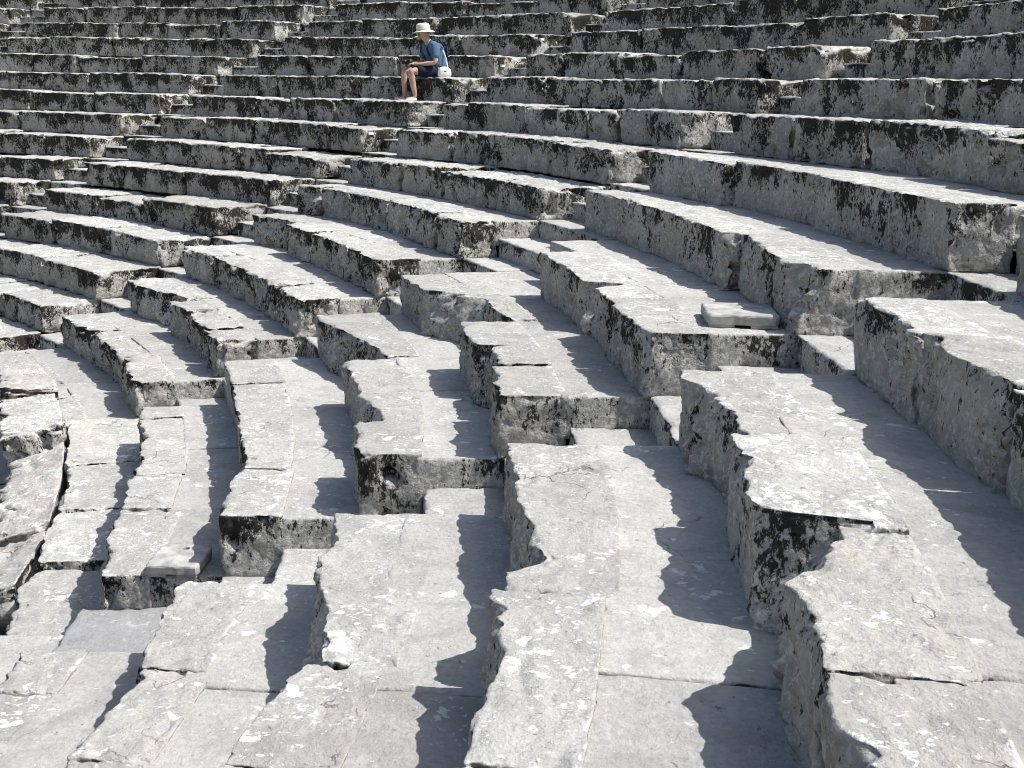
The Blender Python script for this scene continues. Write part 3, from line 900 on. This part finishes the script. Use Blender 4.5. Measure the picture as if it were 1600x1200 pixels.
for s_ in (1, -1):
    wx, wy, wz_ = WRI[s_]
    ex, ey, ez = ELB[s_]
    pal = (wx + 0.055, wy - s_ * 0.03, wz_ + 0.004)
    tip = (wx + 0.095, wy - s_ * 0.045, wz_ + 0.002)
    chains.append([(-0.180, 0, 0.475, 0.10), SH[s_] + (0.058,), ((SH[s_][0] + ex) / 2, (SH[s_][1] + ey) / 2 + s_ * .01, (SH[s_][2] + ez) / 2, 0.047),
                   (ex, ey, ez, 0.039), (ex + (wx - ex) * .4, ey + (wy - ey) * .4, ez + (wz_ - ez) * .4, 0.038), (wx, wy, wz_, 0.025),
                   pal + (0.030,), tip + (0.022,)])
    for q, (dy, ln) in enumerate(((-0.026, 0.062), (-0.009, 0.074), (0.009, 0.070), (0.026, 0.055))):
        chains.append([tip + (0.022,), (tip[0] + 0.016, tip[1] + dy, tip[2] + 0.006, 0.0095),
                       (tip[0] + 0.016 + ln * .55, tip[1] + dy - s_ * .008, tip[2] - 0.004, 0.0088),
                       (tip[0] + 0.012 + ln * .8, tip[1] + dy - s_ * .016, tip[2] - 0.028, 0.0075)])
    chains.append([pal + (0.030,), (pal[0] + 0.01, pal[1] - s_ * 0.038, pal[2] + 0.018, 0.0115), (pal[0] + 0.042, pal[1] - s_ * 0.052, pal[2] + 0.018, 0.0095)])
body = skinned('body', chains, SKIN, man)


def face(bm):
    # nose, chin, brow and ears worked on to the head, facing forward and down
    for loc, sc in (((0.030, 0, 0.672), (0.022, 0.015, 0.024)), ((0.012, 0, 0.603), (0.034, 0.032, 0.026)), ((0.010, 0, 0.708), (0.024, 0.055, 0.014)),
                    ((-0.070, 0.088, 0.678), (0.020, 0.010, 0.032)), ((-0.070, -0.088, 0.678), (0.020, 0.010, 0.032)), ((0.014, 0, 0.638), (0.018, 0.026, 0.008))):
        bmesh.ops.create_icosphere(bm, subdivisions=2, radius=1, matrix=Matrix.Translation(loc) @ Matrix.Diagonal(sc + (1,)))


fo = mesh_obj('face', face, SKIN, man)
fo.location = (0.012, 0, -0.015)


def eyes(bm):
    for y_ in (-0.033, 0.033):
        bmesh.ops.create_icosphere(bm, subdivisions=2, radius=0.010, matrix=Matrix.Translation((0.020, y_, 0.690)))


mesh_obj('eyes', eyes, BLACK, man).location = (0.012, 0, -0.015)


def hair(bm):
    bmesh.ops.create_icosphere(bm, subdivisions=3, radius=1, matrix=Matrix.Translation((-0.090, 0, 0.705)) @ Matrix.Diagonal((0.074, 0.091, 0.072, 1)))


mesh_obj('hair', hair, HAIR, man).location = (0.012, 0, -0.015)


def hat(bm):
    prof = [(0.170, -0.022), (0.172, -0.018), (0.140, -0.006), (0.108, 0.002), (0.103, 0.03), (0.100, 0.075), (0.092, 0.100), (0.070, 0.113), (0.03, 0.118), (0.0, 0.118)]
    N = 36
    rings = []
    for r_, z_ in prof[:-1]:
        rings.append([bm.verts.new((r_ * math.cos(2 * math.pi * i / N) * 1.06, r_ * math.sin(2 * math.pi * i / N), z_ + 0.006 * math.sin(4 * math.pi * i / N) * (r_ > .12))) for i in range(N)])
    top_ = bm.verts.new((0, 0, prof[-1][1]))
    for r1, r2 in zip(rings[:-1], rings[1:]):
        for i in range(N):
            bm.faces.new((r1[i], r1[(i + 1) % N], r2[(i + 1) % N], r2[i]))
    for i in range(N):
        bm.faces.new((rings[-1][i], rings[-1][(i + 1) % N], top_))


h_ = mesh_obj('sun_hat', hat, HAT, man)
h_.location = (-0.050, 0, 0.700)
h_.rotation_euler = (0, rad(7), 0)
so = h_.modifiers.new('felt', 'SOLIDIFY')
so.thickness = 0.005


def band(bm):
    bmesh.ops.create_cone(bm, cap_ends=False, segments=36, radius1=0.1075, radius2=0.1045, depth=0.028, matrix=Matrix.Translation((0, 0, 0.017)) @ Matrix.Diagonal((1.06, 1, 1, 1)))


mesh_obj('hat_band', band, plain('tan_band', (0.50, 0.46, 0.38)), h_)
# clothes follow the body
sh = [[(-0.25, 0, 0.105, (0.185, 0.20)), (-0.285, 0, 0.24, (0.165, 0.175)), (-0.260, 0, 0.38, (0.160, 0.172)), (-0.186, 0, 0.475, (0.130, 0.142)), (-0.118, 0, 0.525, 0.075)]]
for s_ in (1, -1):
    ex, ey, ez = ELB[s_]
    a_ = SH[s_]
    sh.append([(-0.186, 0, 0.475, (0.130, 0.142)), a_ + (0.078,), ((a_[0] * .5 + ex * .5), (a_[1] * .5 + ey * .5) + s_ * .01, (a_[2] * .5 + ez * .5), 0.070),
               (a_[0] * .2 + ex * .8, a_[1] * .2 + ey * .8 + s_ * .005, a_[2] * .2 + ez * .8, 0.066)])
skinned('shirt', sh, SHIRT, man)
st_ = [[(-0.245, 0, 0.115, (0.150, 0.165)), (-0.26, 0, 0.19, (0.135, 0.15))]]
for s_ in (1, -1):
    kx, ky, kz = KNEE[s_]
    st_.append([(-0.245, 0, 0.115, (0.150, 0.165)), (-0.19, s_ * 0.10, 0.098, 0.104), (0.02, s_ * 0.105, 0.10, 0.096), (kx * .62, ky, 0.100, 0.088)])
skinned('shorts', st_, SHORTS, man)
for s_ in (1, -1):
    ax, ay, az = ANK[s_]
    skinned('shoe', [[(ax - 0.035, ay, az - 0.058, (0.040, 0.030)), (ax + 0.03, ay, az - 0.060, (0.044, 0.028)), (ax + 0.11, ay + s_ * .01, az - 0.064, (0.042, 0.026)), (ax + 0.170, ay + s_ * .012, az - 0.068, (0.028, 0.018))]], WHITE, man)


def local(p_):
    return man.matrix_basis @ Vector(p_)


def loose(name, fn, mat, at_, label, cat, rot=0.0):
    o = mesh_obj(name, fn, mat, None)
    o.location = local(at_)
    o.rotation_euler = (0, 0, man.rotation_euler[2] + rot)
    tag(o, label, cat)
    return o


def pouch(bm):
    bmesh.ops.create_icosphere(bm, subdivisions=4, radius=1.0)
    for v in bm.verts:
        c = v.co
        x, y, z = (math.copysign(abs(t) ** 0.72, t) for t in c)
        v.co = Vector((x * 0.108 * (0.92 - 0.10 * z), y * 0.046, z * 0.080))


bag = loose('shoulder_bag', pouch, WHITE, (-0.305, 0.245, 0.082), "small white shoulder bag at the seated man's hip", 'bag', rad(-12))
skinned('strap', [[(-0.05, 0.0, 0.06, 0.010), (-0.035, -0.07, 0.20, 0.010), (0.02, -0.14, 0.38, 0.010)]], WHITE, bag)


def clasp(bm):
    bmesh.ops.create_cube(bm, size=1.0, matrix=Matrix.Translation((0.0, 0.043, 0.015)) @ Matrix.Diagonal((0.035, 0.008, 0.014, 1)))


mesh_obj('clasp', clasp, BLACK, bag)


def pack(bm):
    bmesh.ops.create_cube(bm, size=1.0, matrix=Matrix.Diagonal((0.075, 0.24, 0.27, 1)))
    bmesh.ops.bevel(bm, geom=bm.edges[:], offset=0.032, segments=4, affect='EDGES')
    for v in bm.verts:
        v.co.x -= 0.05 * (v.co.y / 0.13) ** 2 * (1 if v.co.x < 0 else 0) * -0.4


pk_ = loose('backpack', pack, NAVY, (-0.43, -0.05, 0.37), "dark navy backpack worn on the seated man's back", 'backpack')
for s_ in (1, -1):
    skinned('shoulder_strap', [[(0.05, s_ * 0.09, 0.12, 0.013), (0.14, s_ * 0.11, 0.20, 0.013), (0.27, s_ * 0.11, 0.17, 0.013), (0.33, s_ * 0.11, 0.06, 0.013), (0.30, s_ * .15, -0.05, 0.012)]], NAVY, pk_)


def camera_body(bm):
    bmesh.ops.create_cube(bm, size=1.0, matrix=Matrix.Diagonal((0.075, 0.13, 0.085, 1)))
    bmesh.ops.bevel(bm, geom=bm.edges[:], offset=0.012, segments=2, affect='EDGES')


ph = loose('hand_camera', camera_body, BLACK, (0.195, 0.015, 0.225), "black camera held in the seated man's lap", 'camera')


def lens_(bm):
    bmesh.ops.create_cone(bm, cap_ends=True, segments=20, radius1=0.034, radius2=0.032, depth=0.08, matrix=Matrix.Translation((0.07, 0, 0)) @ Matrix.Rotation(math.pi / 2, 4, 'Y'))


mesh_obj('lens', lens_, BLACK, ph)
